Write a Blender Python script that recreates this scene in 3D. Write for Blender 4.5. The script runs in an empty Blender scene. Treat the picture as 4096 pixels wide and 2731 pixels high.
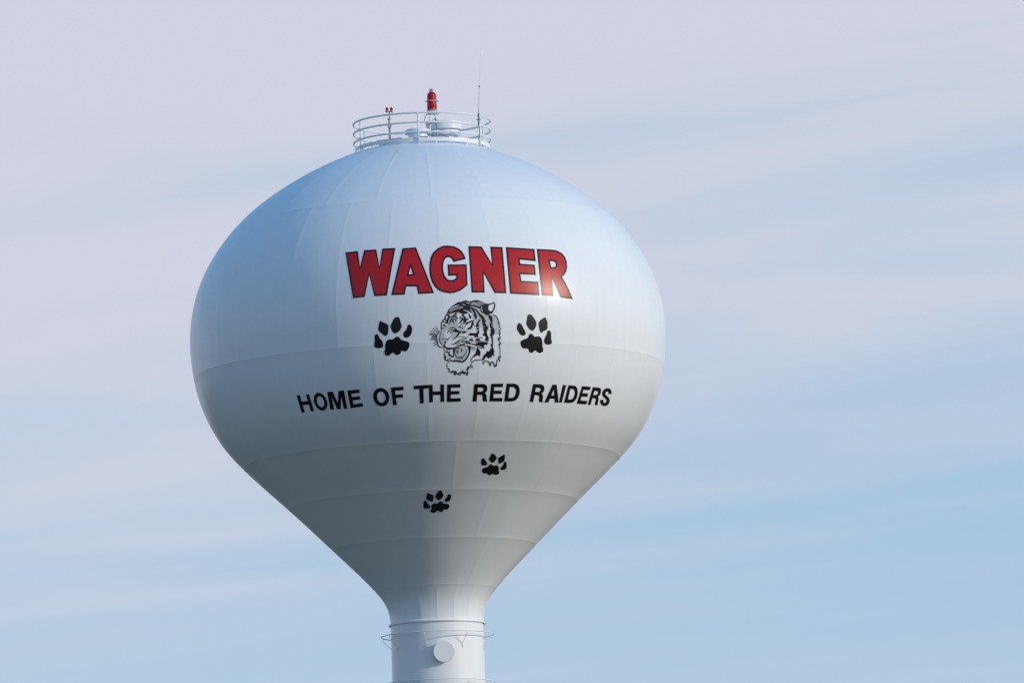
import bpy, bmesh, math, random
import numpy as np
from mathutils import Vector, Matrix
from mathutils.geometry import delaunay_2d_cdt

sc = bpy.context.scene
COL = sc.collection
rad = math.radians
random.seed(4)

# ------------------------------------------------------------------ camera
F_PX = 300 / 36 * 4096            # 300 mm lens on a 36 mm sensor, pixels of the 4096 px wide photograph
CAM = np.array([0.0, -288.0, 1.7])
PITCH, YAW, ROLL = rad(7.4), rad(0.568), rad(-1.9)
FW = np.array([math.sin(YAW) * math.cos(PITCH), math.cos(YAW) * math.cos(PITCH), math.sin(PITCH)])
_r0 = np.array([math.cos(YAW), -math.sin(YAW), 0.0])
_u0 = np.cross(_r0, FW)
RT = math.cos(ROLL) * _r0 + math.sin(ROLL) * _u0
UP = np.cross(RT, FW)
cam_data = bpy.data.cameras.new('camera')
cam_data.lens = 300
cam_data.sensor_width = 36
cam_data.clip_start = 1.0
cam_data.clip_end = 20000
cam = bpy.data.objects.new('camera', cam_data)
COL.objects.link(cam)
M = Matrix.Identity(4)
for i in range(3):
    M[i][0], M[i][1], M[i][2], M[i][3] = RT[i], UP[i], -FW[i], CAM[i]
cam.matrix_world = M
sc.camera = cam

# ------------------------------------------------------------------ sky, sun, exposure
SUN = Vector((0.858, -0.415, 0.322)).normalized()
SUN_EL = math.asin(SUN.z)
SUN_AZ = math.atan2(SUN.x, SUN.y)
SKY_STRENGTH = 0.15
world = bpy.data.worlds.new('World')
sc.world = world
world.use_nodes = True
nt = world.node_tree
nt.nodes.clear()


def nd(tree, kind, **kw):
    n = tree.nodes.new(kind)
    for k, v in kw.items():
        setattr(n, k, v)
    return n


def math_node(tree, op, a, b=None, clamp=False):
    n = nd(tree, 'ShaderNodeMath', operation=op, use_clamp=clamp)
    for i, v in enumerate((a, b)):
        if v is None:
            continue
        if isinstance(v, (int, float)):
            n.inputs[i].default_value = v
        else:
            tree.links.new(v, n.inputs[i])
    return n.outputs[0]


sky = nd(nt, 'ShaderNodeTexSky', sky_type='NISHITA')
sky.sun_disc = False
sky.sun_elevation = SUN_EL
sky.sun_rotation = SUN_AZ
sky.altitude = 400
sky.air_density = 1.0
sky.dust_density = 0.25
sky.ozone_density = 3.0
tc = nd(nt, 'ShaderNodeTexCoord')
sep = nd(nt, 'ShaderNodeSeparateXYZ')
nt.links.new(tc.outputs['Generated'], sep.inputs[0])
zc = math_node(nt, 'MAXIMUM', sep.outputs[2], 0.03)
# thin high cloud: a flat layer overhead, so it draws out into long streaks towards the horizon
px_ = math_node(nt, 'DIVIDE', sep.outputs[0], zc)
py_ = math_node(nt, 'DIVIDE', sep.outputs[1], zc)
comb = nd(nt, 'ShaderNodeCombineXYZ')
nt.links.new(px_, comb.inputs[0])
nt.links.new(py_, comb.inputs[1])


def cloud_noise(scale, loc, rot, detail, rough, dist):
    turn = nd(nt, 'ShaderNodeMapping')
    turn.inputs['Rotation'].default_value = (0, 0, rot)
    nt.links.new(comb.outputs[0], turn.inputs[0])
    mp = nd(nt, 'ShaderNodeMapping')
    mp.inputs['Location'].default_value = loc
    mp.inputs['Scale'].default_value = scale
    nt.links.new(turn.outputs[0], mp.inputs[0])
    n = nd(nt, 'ShaderNodeTexNoise')
    n.inputs['Scale'].default_value = 1.0
    n.inputs['Detail'].default_value = detail
    n.inputs['Roughness'].default_value = rough
    n.inputs['Distortion'].default_value = dist
    nt.links.new(mp.outputs[0], n.inputs['Vector'])
    return n.outputs['Fac']


n_big = cloud_noise((0.40, 1.0, 1), (9.672, 7.244, 14.154), rad(50), 3.0, 0.5, 0.8)
n_mid = cloud_noise((1.3, 2.2, 1), (14.935, 13.822, 13.784), rad(54), 5.0, 0.55, 0.7)
# cover thickens from the horizon up to about 10 degrees, then thins out to clear blue overhead
ramp = nd(nt, 'ShaderNodeValToRGB')
nt.links.new(sep.outputs[2], ramp.inputs[0])
cr = ramp.color_ramp
cr.interpolation = 'EASE'
stops = [(0.0, .05), (0.085, .06), (0.113, .32), (0.146, .78), (0.172, .95), (0.22, .30), (0.30, .0)]
while len(cr.elements) < len(stops):
    cr.elements.new(0.5)
for e, (p, v) in zip(cr.elements, stops):
    e.position = p
    e.color = (v, v, v, 1)
s1 = math_node(nt, 'MULTIPLY', math_node(nt, 'SUBTRACT', n_big, 0.5), 1.9)
s2 = math_node(nt, 'MULTIPLY', math_node(nt, 'SUBTRACT', n_mid, 0.5), 0.55)
# the bank is a little thicker to the west
west = math_node(nt, 'MULTIPLY', math_node(nt, 'MAXIMUM', math_node(nt, 'MINIMUM', sep.outputs[0], 0.06), -0.06), -2.4)
cov = math_node(nt, 'ADD', math_node(nt, 'ADD', math_node(nt, 'ADD', ramp.outputs[0], west), s1), s2)
fade = math_node(nt, 'MULTIPLY', ramp.outputs[0], 8.0, clamp=True)
mr = nd(nt, 'ShaderNodeMapRange', interpolation_type='SMOOTHSTEP')
mr.inputs['From Min'].default_value = -0.1
mr.inputs['From Max'].default_value = 1.05
mr.inputs['To Max'].default_value = 0.92
nt.links.new(cov, mr.inputs['Value'])
cloud_fac = math_node(nt, 'MULTIPLY', mr.outputs[0], fade)
# clear-air colour: the sky model scatters light only once, which leaves the upper sky too dark;
# a power curve over the whole dome makes up for it, then one white balance for all of it
sp = nd(nt, 'ShaderNodeSeparateColor')
nt.links.new(sky.outputs[0], sp.inputs[0])
cb = nd(nt, 'ShaderNodeCombineColor')
for i, (power, gain) in enumerate(((0.88, 1.04), (0.50, 1.80), (0.29, 3.04))):
    nt.links.new(math_node(nt, 'MULTIPLY', math_node(nt, 'POWER', sp.outputs[i], power), gain), cb.inputs[i])
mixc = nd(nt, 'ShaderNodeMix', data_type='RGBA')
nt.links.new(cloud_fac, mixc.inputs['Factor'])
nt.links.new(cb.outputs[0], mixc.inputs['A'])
# thin cloud scatters sunlight forwards: the nearer the sun, the brighter it is
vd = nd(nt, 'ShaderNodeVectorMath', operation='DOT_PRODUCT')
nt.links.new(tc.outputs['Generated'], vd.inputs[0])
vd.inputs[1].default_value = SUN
glow = math_node(nt, 'ADD', math_node(nt, 'MULTIPLY', math_node(nt, 'POWER', math_node(nt, 'MAXIMUM', vd.outputs['Value'], 0.0), 4.0), 7.0), 1.0)  # added fill: unseen sun-side cloud brightened to soften the tank's terminator
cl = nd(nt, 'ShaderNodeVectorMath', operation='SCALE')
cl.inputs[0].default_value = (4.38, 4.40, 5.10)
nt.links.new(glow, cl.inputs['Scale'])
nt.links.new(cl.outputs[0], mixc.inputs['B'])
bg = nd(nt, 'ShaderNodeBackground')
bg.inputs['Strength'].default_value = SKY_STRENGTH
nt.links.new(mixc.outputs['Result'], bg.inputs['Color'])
wo = nd(nt, 'ShaderNodeOutputWorld')
nt.links.new(bg.outputs[0], wo.inputs['Surface'])

sun_data = bpy.data.lights.new('sun', 'SUN')
sun_data.energy = 2.15
sun_data.angle = rad(0.53)
sun_data.color = (1.0, 0.89, 0.72)
sun = bpy.data.objects.new('sun', sun_data)
COL.objects.link(sun)
sun.location = (200, -100, 120)
sun.rotation_euler = SUN.to_track_quat('Z', 'Y').to_euler()

sc.view_settings.view_transform = 'Standard'
sc.view_settings.look = 'None'
sc.view_settings.exposure = 0.0
sc.view_settings.gamma = 1.0

# ------------------------------------------------------------------ materials


def paint(name, col, rough, var=0.03, bump=0.0, coat=0.0, metallic=0.0, streak=0.0):
    m = bpy.data.materials.new(name)
    m.use_nodes = True
    t = m.node_tree
    b = t.nodes['Principled BSDF']
    b.inputs['Roughness'].default_value = rough
    b.inputs['Metallic'].default_value = metallic
    b.inputs['Specular IOR Level'].default_value = 0.30
    b.inputs['Coat Weight'].default_value = coat
    b.inputs['Coat Roughness'].default_value = 0.12
    tcn = nd(t, 'ShaderNodeTexCoord')
    n1 = nd(t, 'ShaderNodeTexNoise')
    n1.inputs['Scale'].default_value = 0.9
    n1.inputs['Detail'].default_value = 5
    t.links.new(tcn.outputs['Object'], n1.inputs['Vector'])
    fac = n1.outputs['Fac']
    if streak:
        mp = nd(t, 'ShaderNodeMapping')
        mp.inputs['Scale'].default_value = (2.4, 2.4, 0.16)
        t.links.new(tcn.outputs['Object'], mp.inputs[0])
        n2 = nd(t, 'ShaderNodeTexNoise')
        n2.inputs['Scale'].default_value = 1.6
        n2.inputs['Detail'].default_value = 6
        n2.inputs['Roughness'].default_value = 0.6
        t.links.new(mp.outputs[0], n2.inputs['Vector'])
        fac = math_node(t, 'ADD', math_node(t, 'MULTIPLY', fac, 1 - streak), math_node(t, 'MULTIPLY', n2.outputs['Fac'], streak))
    mr_ = nd(t, 'ShaderNodeMapRange')
    mr_.inputs['From Min'].default_value = 0.3
    mr_.inputs['From Max'].default_value = 0.7
    mr_.inputs['To Min'].default_value = 1 - var
    mr_.inputs['To Max'].default_value = 1 + var
    t.links.new(fac, mr_.inputs['Value'])
    mx = nd(t, 'ShaderNodeMix', data_type='RGBA', blend_type='MULTIPLY')
    mx.inputs['Factor'].default_value = 1
    mx.inputs['A'].default_value = (*col, 1)
    t.links.new(mr_.outputs[0], mx.inputs['B'])
    t.links.new(mx.outputs['Result'], b.inputs['Base Color'])
    rr = nd(t, 'ShaderNodeMapRange')
    rr.inputs['To Min'].default_value = max(0.02, rough - 0.05)
    rr.inputs['To Max'].default_value = rough + 0.07
    t.links.new(n1.outputs['Fac'], rr.inputs['Value'])
    t.links.new(rr.outputs[0], b.inputs['Roughness'])
    if bump:
        n3 = nd(t, 'ShaderNodeTexNoise')
        n3.inputs['Scale'].default_value = 0.8
        n3.inputs['Detail'].default_value = 2
        t.links.new(tcn.outputs['Object'], n3.inputs['Vector'])
        n4 = nd(t, 'ShaderNodeTexNoise')
        n4.inputs['Scale'].default_value = 9
        n4.inputs['Detail'].default_value = 3
        t.links.new(tcn.outputs['Object'], n4.inputs['Vector'])
        hsum = math_node(t, 'ADD', n3.outputs['Fac'], math_node(t, 'MULTIPLY', n4.outputs['Fac'], 0.05))
        bp = nd(t, 'ShaderNodeBump')
        bp.inputs['Strength'].default_value = 1.0
        bp.inputs['Distance'].default_value = bump
        t.links.new(hsum, bp.inputs['Height'])
        t.links.new(bp.outputs[0], b.inputs['Normal'])
    return m


MAT = {
    'white': paint('white_tank_paint', (0.765, 0.82, 0.86), 0.30, 0.02, 0.003, streak=0.65),
    'trim': paint('white_pipe_paint', (0.76, 0.80, 0.83), 0.35, 0.03),
    'red': paint('red_letter_paint', (0.46, 0.013, 0.016), 0.32, 0.05, 0.003),
    'black': paint('black_letter_paint', (0.006, 0.007, 0.010), 0.30, 0.1, 0.003),
    'ink': paint('black_emblem_paint', (0.010, 0.011, 0.015), 0.3, 0.1, 0.003),
    'grey': paint('grey_emblem_paint', (0.50, 0.545, 0.56), 0.3, 0.12, 0.003),
    'emblem_white': paint('white_emblem_paint', (0.76, 0.81, 0.85), 0.3, 0.03, 0.003),
    'galv': paint('galvanised_steel', (0.36, 0.37, 0.38), 0.42, 0.12, metallic=0.6),
    'alu': paint('dull_aluminium', (0.40, 0.40, 0.39), 0.5, 0.08),
    'pale_rod': paint('pale_fibreglass_rod', (0.50, 0.51, 0.53), 0.45, 0.08),
    'dark': paint('dark_metal', (0.05, 0.052, 0.055), 0.45, 0.1),
    'cable': paint('black_cable_rubber', (0.02, 0.02, 0.022), 0.5, 0.1),
    'core': paint('red_lamp_core', (0.75, 0.03, 0.03), 0.3, 0.05),
    'concrete': paint('pale_concrete', (0.36, 0.35, 0.33), 0.85, 0.12),
}


def glass(name, col):
    m = bpy.data.materials.new(name)
    m.use_nodes = True
    b = m.node_tree.nodes['Principled BSDF']
    b.inputs['Base Color'].default_value = (*col, 1)
    b.inputs['Roughness'].default_value = 0.10
    b.inputs['IOR'].default_value = 1.45
    b.inputs['Transmission Weight'].default_value = 0.3
    n = nd(m.node_tree, 'ShaderNodeTexWave', wave_type='BANDS', bands_direction='Z')
    n.inputs['Scale'].default_value = 16
    tcn = nd(m.node_tree, 'ShaderNodeTexCoord')
    m.node_tree.links.new(tcn.outputs['Object'], n.inputs['Vector'])
    bp = nd(m.node_tree, 'ShaderNodeBump')
    bp.inputs['Distance'].default_value = 0.0015
    m.node_tree.links.new(n.outputs['Fac'], bp.inputs['Height'])
    m.node_tree.links.new(bp.outputs[0], b.inputs['Normal'])
    return m


MAT['lens'] = glass('red_lens_glass', (0.55, 0.002, 0.005))


def ground_material():
    m = bpy.data.materials.new('dry_grass_ground')
    m.use_nodes = True
    t = m.node_tree
    b = t.nodes['Principled BSDF']
    b.inputs['Roughness'].default_value = 0.95
    tcn = nd(t, 'ShaderNodeTexCoord')
    n1 = nd(t, 'ShaderNodeTexNoise')
    n1.inputs['Scale'].default_value = 0.02
    n1.inputs['Detail'].default_value = 8
    t.links.new(tcn.outputs['Object'], n1.inputs['Vector'])
    n2 = nd(t, 'ShaderNodeTexNoise')
    n2.inputs['Scale'].default_value = 1.5
    n2.inputs['Detail'].default_value = 6
    t.links.new(tcn.outputs['Object'], n2.inputs['Vector'])
    r1 = nd(t, 'ShaderNodeValToRGB')
    r1.color_ramp.elements[0].position = 0.35
    r1.color_ramp.elements[0].color = (0.045, 0.055, 0.024, 1)
    r1.color_ramp.elements[1].position = 0.65
    r1.color_ramp.elements[1].color = (0.10, 0.09, 0.05, 1)
    t.links.new(math_node(t, 'ADD', math_node(t, 'MULTIPLY', n1.outputs['Fac'], 0.6), math_node(t, 'MULTIPLY', n2.outputs['Fac'], 0.4)), r1.inputs[0])
    t.links.new(r1.outputs[0], b.inputs['Base Color'])
    bp = nd(t, 'ShaderNodeBump')
    bp.inputs['Distance'].default_value = 0.15
    t.links.new(n2.outputs['Fac'], bp.inputs['Height'])
    t.links.new(bp.outputs[0], b.inputs['Normal'])
    return m


MAT['ground'] = ground_material()

# ------------------------------------------------------------------ object helpers


def link_mesh(name, verts, faces, mat, parent=None, smooth=True, loc=None):
    me = bpy.data.meshes.new(name)
    me.from_pydata([tuple(v) for v in verts], [], [tuple(f) for f in faces])
    me.materials.append(MAT[mat])
    if smooth:
        me.polygons.foreach_set('use_smooth', [True] * len(me.polygons))
    me.update()
    o = bpy.data.objects.new(name, me)
    COL.objects.link(o)
    if parent is not None:
        o.parent = parent
    if loc is not None:
        o.location = loc
    return o


def thing(name, label, cat, loc=(0, 0, 0), group=None):
    o = bpy.data.objects.new(name, None)
    o.empty_display_size = 0.3
    COL.objects.link(o)
    o.location = loc
    o['label'] = label
    o['category'] = cat
    if group:
        o['group'] = group
    return o


class MB:
    """collects lathes, tubes and boxes into one mesh"""

    def __init__(self):
        self.v, self.f = [], []

    def add(self, v, f):
        k = len(self.v)
        self.v += [tuple(p) for p in v]
        self.f += [tuple(i + k for i in q) for q in f]
        return self

    def lathe(self, prof, c=(0, 0, 0), n=32, axis=None):
        """profile of (radius, height); sharp corners get doubled rings"""
        if axis is None:
            ex, ey, ez = np.array([1, 0, 0.]), np.array([0, 1., 0]), np.array([0, 0, 1.])
        else:
            ez = np.array(axis, float) / np.linalg.norm(axis)
            h = np.array([0, 0, 1.]) if abs(ez[2]) < 0.9 else np.array([1., 0, 0])
            ex = np.cross(h, ez)
            ex /= np.linalg.norm(ex)
            ey = np.cross(ez, ex)
        c = np.array(c, float)
        for (r0, h0), (r1, h1) in zip(prof[:-1], prof[1:]):
            v, f = [], []
            for r, h in ((r0, h0), (r1, h1)):
                for i in range(n):
                    a = 2 * math.pi * i / n
                    v.append(c + ex * r * math.cos(a) + ey * r * math.sin(a) + ez * h)
            for i in range(n):
                j = (i + 1) % n
                if r0 < 1e-6:
                    f.append((i, n + j, n + i))
                elif r1 < 1e-6:
                    f.append((i, j, n + i))
                else:
                    f.append((i, j, n + j, n + i))
            self.add(v, f)
        return self

    def tube(self, pts, r, n=10, closed=False, caps=True):
        P = [np.array(p, float) for p in pts]
        m = len(P)
        rs = r if isinstance(r, (list, tuple)) else [r] * m
        v = []
        prev = None
        for i in range(m):
            if closed:
                d = P[(i + 1) % m] - P[i - 1]
            else:
                d = P[min(i + 1, m - 1)] - P[max(i - 1, 0)]
            d = d / np.linalg.norm(d)
            if prev is None:
                h = np.array([0, 0, 1.]) if abs(d[2]) < 0.9 else np.array([1., 0, 0])
                a = np.cross(d, h)
            else:
                a = prev - d * np.dot(prev, d)
            a /= np.linalg.norm(a)
            prev = a
            b = np.cross(d, a)
            for k in range(n):
                t = 2 * math.pi * k / n
                v.append(P[i] + rs[i] * (a * math.cos(t) + b * math.sin(t)))
        f = []
        for i in range(m if closed else m - 1):
            for k in range(n):
                i2 = (i + 1) % m
                f.append((i * n + k, i * n + (k + 1) % n, i2 * n + (k + 1) % n, i2 * n + k))
        if caps and not closed:
            f.append(tuple(range(n))[::-1])
            f.append(tuple((m - 1) * n + k for k in range(n)))
        return self.add(v, f)

    def box(self, c, size, rot=0.0):
        cx, cy, cz = c
        sx, sy, sz = (s / 2 for s in size)
        v = []
        for x, y, z in ((-1, -1, -1), (1, -1, -1), (1, 1, -1), (-1, 1, -1), (-1, -1, 1), (1, -1, 1), (1, 1, 1), (-1, 1, 1)):
            X, Y = x * sx, y * sy
            v.append((cx + X * math.cos(rot) - Y * math.sin(rot), cy + X * math.sin(rot) + Y * math.cos(rot), cz + z * sz))
        return self.add(v, [(0, 3, 2, 1), (4, 5, 6, 7), (0, 1, 5, 4), (1, 2, 6, 5), (2, 3, 7, 6), (3, 0, 4, 7)])

    def build(self, name, mat, parent=None, smooth=True, base=None):
        """base: world position of the parent, so vertices given in world coordinates come out right"""
        b = np.array(base if base is not None else (parent.location if parent is not None and parent.parent is None else (0, 0, 0)), float)
        if parent is not None and parent.parent is not None and base is None:
            b = np.array(parent.parent.location) + np.array(parent.location)
        return link_mesh(name, [np.array(p) - b for p in self.v], self.f, mat, parent, smooth)


def catmull(pts, step, closed=False):
    P = [np.array(p, float) for p in pts]
    n = len(P)
    out = []
    for i in range(n if closed else n - 1):
        p1, p2 = P[i], P[(i + 1) % n]
        p0 = P[i - 1] if (closed or i > 0) else 2 * p1 - p2
        p3 = P[(i + 2) % n] if (closed or i + 2 < n) else 2 * p2 - p1
        k = max(1, int(math.ceil(np.linalg.norm(p2 - p1) / step)))
        for j in range(k):
            t = j / k
            out.append(0.5 * (2 * p1 + (p2 - p0) * t + (2 * p0 - 5 * p1 + 4 * p2 - p3) * t * t + (3 * p1 - p0 - 3 * p2 + p3) * t ** 3))
    if not closed:
        out.append(P[-1])
    return out


def ray(px, py):
    d = FW + (px - 2048) / F_PX * RT - (py - 1365.5) / F_PX * UP
    return d


def at(px, py, Y):
    """point of the place seen at a photograph pixel, at depth Y"""
    d = ray(px, py)
    return CAM + d * ((Y - CAM[1]) / d[1])


# ------------------------------------------------------------------ ground
gv = []
G = 6000
N = 24
ticks = [math.copysign(abs(t) ** 2.2, t) * G for t in np.linspace(-1, 1, N + 1)]
for y in ticks:
    for x in ticks:
        gv.append((x, y, 0))
gf = [(j * (N + 1) + i, j * (N + 1) + i + 1, (j + 1) * (N + 1) + i + 1, (j + 1) * (N + 1) + i) for j in range(N) for i in range(N)]
ground = link_mesh('ground', gv, gf, 'ground')
ground['kind'] = 'structure'

# ------------------------------------------------------------------ tower shell: profile of revolution
PROF = [(29.2, 1.575), (29.6, 1.582), (29.9, 1.609), (30.2, 1.702), (30.5, 1.881), (30.8, 2.13), (31.1, 2.408),
        (31.4, 2.698), (31.7, 2.995), (32.0, 3.296), (32.3, 3.598), (32.6, 3.897), (32.9, 4.198), (33.2, 4.503),
        (33.5, 4.812), (33.8, 5.127), (34.1, 5.443), (34.4, 5.763), (34.7, 6.074), (35.0, 6.374), (35.3, 6.661),
        (35.6, 6.916), (35.9, 7.134), (36.2, 7.318), (36.5, 7.477), (36.8, 7.616), (37.1, 7.735), (37.4, 7.832),
        (37.7, 7.912), (38.0, 7.976), (38.3, 8.025), (38.6, 8.061), (38.9, 8.086), (39.2, 8.098), (39.5, 8.096),
        (39.8, 8.077), (40.1, 8.04), (40.4, 7.985), (40.7, 7.914), (41.0, 7.824), (41.3, 7.714), (41.6, 7.583),
        (41.9, 7.428), (42.2, 7.248), (42.5, 7.043), (42.8, 6.814), (43.1, 6.557), (43.4, 6.263), (43.7, 5.93),
        (44.0, 5.555), (44.3, 5.13), (44.6, 4.652), (44.9, 4.116), (45.2, 3.51), (45.5, 2.80), (45.66, 2.36),
        (45.84, 1.75), (45.97, 1.1), (46.03, 0.5), (46.04, 0.02)]
_c = np.array(catmull([np.array(p) for p in PROF], 0.04))
# a light smoothing takes out the wobble of the measured points
_k = np.exp(-0.5 * (np.arange(-9, 10) / 4.0) ** 2)
_k /= _k.sum()
_p = np.pad(_c, ((9, 9), (0, 0)), mode='reflect', reflect_type='odd')
_c = np.stack([np.convolve(_p[:, 0], _k, 'valid'), np.convolve(_p[:, 1], _k, 'valid')], 1)
TZ, TR = _c[:, 0], np.maximum(_c[:, 1], 0.0)
TS = np.r_[0, np.cumsum(np.hypot(np.diff(TZ), np.diff(TR)))]
dz, dr = np.gradient(TZ, TS), np.gradient(TR, TS)
_l = np.hypot(dz, dr)
TNR, TNZ = dz / _l, -dr / _l          # outward normal in the (r, z) plane


def prof(s):
    return np.interp(s, TS, TZ), np.interp(s, TS, TR), np.interp(s, TS, TNR), np.interp(s, TS, TNZ)


def s_of_z(z):
    return np.interp(z, TZ, TS)


# courses of plates: bottom, top, number of plates, angle of one vertical weld, how far the plates stay flat
COURSES = [(29.56, 30.70, 18, 0.9, 0.4), (30.70, 32.14, 6, 31.9, 0.0), (32.14, 33.58, 8, 23.6, 0.0),
           (33.58, 35.03, 10, 7.6, 0.06), (35.03, 38.12, 28, -0.4, 0.06), (38.12, 43.16, 28, 3.9, 0.08),
           (43.16, 45.62, 22, 2.4, 0.09)]
BEAD_H, BEAD_W = 0.0036, 0.024


def bead(d):
    d = np.abs(d)
    return np.where(d < BEAD_W, BEAD_H * 0.5 * (1 + np.cos(math.pi * d / BEAD_W)), 0.0)


def shell(phi, s, off=0.0, with_bead=True):
    """world points of the painted shell at angle phi (deg, 0 towards the road, positive to the east) and profile length s"""
    phi = np.atleast_1d(np.array(phi, float))
    s = np.atleast_1d(np.array(s, float))
    z, r, nr, nz = prof(s)
    h = np.full(phi.shape, float(off)) if np.isscalar(off) else off.copy()
    rr = r.copy()
    for z0, z1, n, p0, flat in COURSES:
        m = (z >= z0 - 1e-6) & (z <= z1 + 1e-6)
        if not m.any():
            continue
        w = 360.0 / n
        u = ((phi[m] - p0) / w) % 1.0
        half = math.radians(w / 2)
        a = (u - 0.5) * 2 * half
        s0, s1 = s_of_z(z0), s_of_z(z1)
        v = (s[m] - s0) / (s1 - s0)
        edge = np.clip(np.minimum(v, 1 - v) * 9, 0, 1)       # flat only away from the ring welds
        if z1 < 31:
            edge = np.clip(v * 4, 0, 1) * np.clip((1 - v) * 2.2, 0, 1)
        fl = flat * edge
        rr[m] = r[m] * (1 - fl + fl * math.cos(half) / np.cos(a) * (1 + 0.5 * (1 - math.cos(half))))
        if with_bead:
            du = np.minimum(u, 1 - u) * math.radians(w) * r[m]
            h[m] = h[m] + np.maximum(bead(du) * 0.45, np.maximum(bead(s[m] - s0), bead(s[m] - s1)))
    p = np.radians(phi)
    R = rr + nr * h
    return np.stack([R * np.sin(p), -R * np.cos(p), z + nz * h], 1)


tower = thing('water_tower', 'tall white welded steel water tower with bulb-shaped tank on a single round shaft', 'water tower')


def edge_ticks(length, seg, lo=True, hi=True):
    b = [0.0, BEAD_W * 0.35, BEAD_W * 0.7, BEAD_W]
    n = max(2, int(round(length / seg)))
    mid = np.linspace(BEAD_W, length - BEAD_W, n + 1)
    return np.array(b[:-1] + list(mid) + [length - x for x in b[:-1]][::-1])


for ci, (z0, z1, n, p0, flat) in enumerate(COURSES):
    s0, s1 = float(s_of_z(z0)), float(s_of_z(z1))
    sv = s0 + edge_ticks(s1 - s0, 0.16 if z1 < 31 else 0.28)
    rmax = max(prof(s0)[1], prof(s1)[1], prof((s0 + s1) / 2)[1])
    w = 360.0 / n
    arc = math.radians(w) * rmax
    uv = edge_ticks(arc, 0.18 if ci else 0.07) / arc
    nu, ns = len(uv), len(sv)
    for k in range(n):
        ph = p0 + w * (k + uv)
        PH, SS = np.meshgrid(ph, sv)
        # keep a hair inside the course so that both sides of a weld read their own course
        SS = np.clip(SS, s0 + 1e-5, s1 - 1e-5)
        P = shell(PH.ravel(), SS.ravel())
        f = [(j * nu + i, j * nu + i + 1, (j + 1) * nu + i + 1, (j + 1) * nu + i) for j in range(ns - 1) for i in range(nu - 1)]
        link_mesh('steel_plate', P, f, 'white', tower)

# crown of the roof inside the railing
cap = MB()
ss = np.linspace(float(s_of_z(45.62)), TS[-1], 14)
zz, rr_, _, _ = prof(ss)
nseg = 96
v = [(r * math.sin(2 * math.pi * i / nseg), -r * math.cos(2 * math.pi * i / nseg), z) for z, r in zip(zz, rr_) for i in range(nseg)]
f = [(j * nseg + i, j * nseg + (i + 1) % nseg, (j + 1) * nseg + (i + 1) % nseg, (j + 1) * nseg + i) for j in range(len(ss) - 1) for i in range(nseg)]
f.append(tuple((len(ss) - 1) * nseg + i for i in range(nseg)))
link_mesh('roof_crown', v, f, 'white', tower)


def smooth_rev(profile, name, mat, parent, nseg=128):
    v = [(r * math.sin(2 * math.pi * i / nseg), -r * math.cos(2 * math.pi * i / nseg), z) for r, z in profile for i in range(nseg)]
    m = len(profile)
    f = [(j * nseg + i, j * nseg + (i + 1) % nseg, (j + 1) * nseg + (i + 1) % nseg, (j + 1) * nseg + i) for j in range(m - 1) for i in range(nseg)]
    return link_mesh(name, v, f, mat, parent)


smooth_rev([(3.4, 0.3), (3.2, 1.2), (2.5, 3.2), (1.95, 5.0), (1.66, 6.6), (1.58, 8.0), (1.575, 9.0)] +
           [(1.575, z) for z in np.arange(10, 29.5, 1.0)] + [(1.575, 29.5), (1.578, 29.60)], 'shaft', 'white', tower)
cm = MB()
for lo, hi in (((1.576, 29.615), (1.632, 29.545)), ((1.632, 29.545), (1.634, 29.505)), ((1.634, 29.505), (1.576, 29.500))):
    cm.lathe([lo, hi], n=128)
cm.build('collar_flange', 'trim', tower)
base = MB().lathe([(0, 0.34), (3.9, 0.34), (3.9, -0.2)], n=64)
base.build('concrete_footing', 'concrete', tower)

# rigging rails round the shaft, each on eight bent brackets
for zr in (29.147, 27.52):
    ring = MB().tube([(1.9 * math.sin(a), -1.9 * math.cos(a), zr) for a in np.linspace(0, 2 * math.pi, 97)[:-1]], 0.016, 8, closed=True)
    ro = ring.build('rigging_rail', 'trim', tower)
    for k in range(8):
        p = math.radians(-13.3 + 45 * k)
        q = lambda r, z: (r * math.sin(p), -r * math.cos(p), z)
        MB().tube([q(1.9, zr), q(1.895, zr - 0.10), q(1.60, zr - 0.40), q(1.583, zr - 0.54)], 0.011, 6).build('bracket', 'trim', ro)

# round manway cover on a short neck
pc = math.radians(6.9)
ax = (math.sin(pc), -math.cos(pc), 0)
cvr = MB().lathe([(0.0, 1.765), (0.355, 1.765), (0.366, 1.755), (0.366, 1.725), (0.32, 1.72), (0.32, 1.45)], c=(0, 0, 28.45), n=64, axis=ax)
cvr.build('manway_cover', 'trim', tower)

# ------------------------------------------------------------------ painted marks: laid on the shell as a thin coat of paint


def cast(P):
    """photograph pixels -> angle and profile length where the line of sight meets the shell"""
    P = np.atleast_2d(np.array(P, float))
    d = FW[None] + ((P[:, 0] - 2048) / F_PX)[:, None] * RT - ((P[:, 1] - 1365.5) / F_PX)[:, None] * UP
    lo, hi = np.full(len(P), 270.0), np.full(len(P), 288.5)
    tt = np.linspace(278, 289, 240)
    best = np.full(len(P), np.nan)
    for t in tt:
        X = CAM + d * (t / d[:, 1])[:, None]
        inside = np.hypot(X[:, 0], X[:, 1]) < np.interp(X[:, 2], TZ, TR)
        best = np.where(np.isnan(best) & inside, t, best)
    hi = np.where(np.isnan(best), 288.0, best)
    lo = hi - (tt[1] - tt[0])
    for _ in range(22):
        mid = (lo + hi) / 2
        X = CAM + d * (mid / d[:, 1])[:, None]
        inside = np.hypot(X[:, 0], X[:, 1]) < np.interp(X[:, 2], TZ, TR)
        hi = np.where(inside, mid, hi)
        lo = np.where(inside, lo, mid)
    X = CAM + d * (hi / d[:, 1])[:, None]
    return np.degrees(np.arctan2(X[:, 0], -X[:, 1])), s_of_z(X[:, 2])


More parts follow.
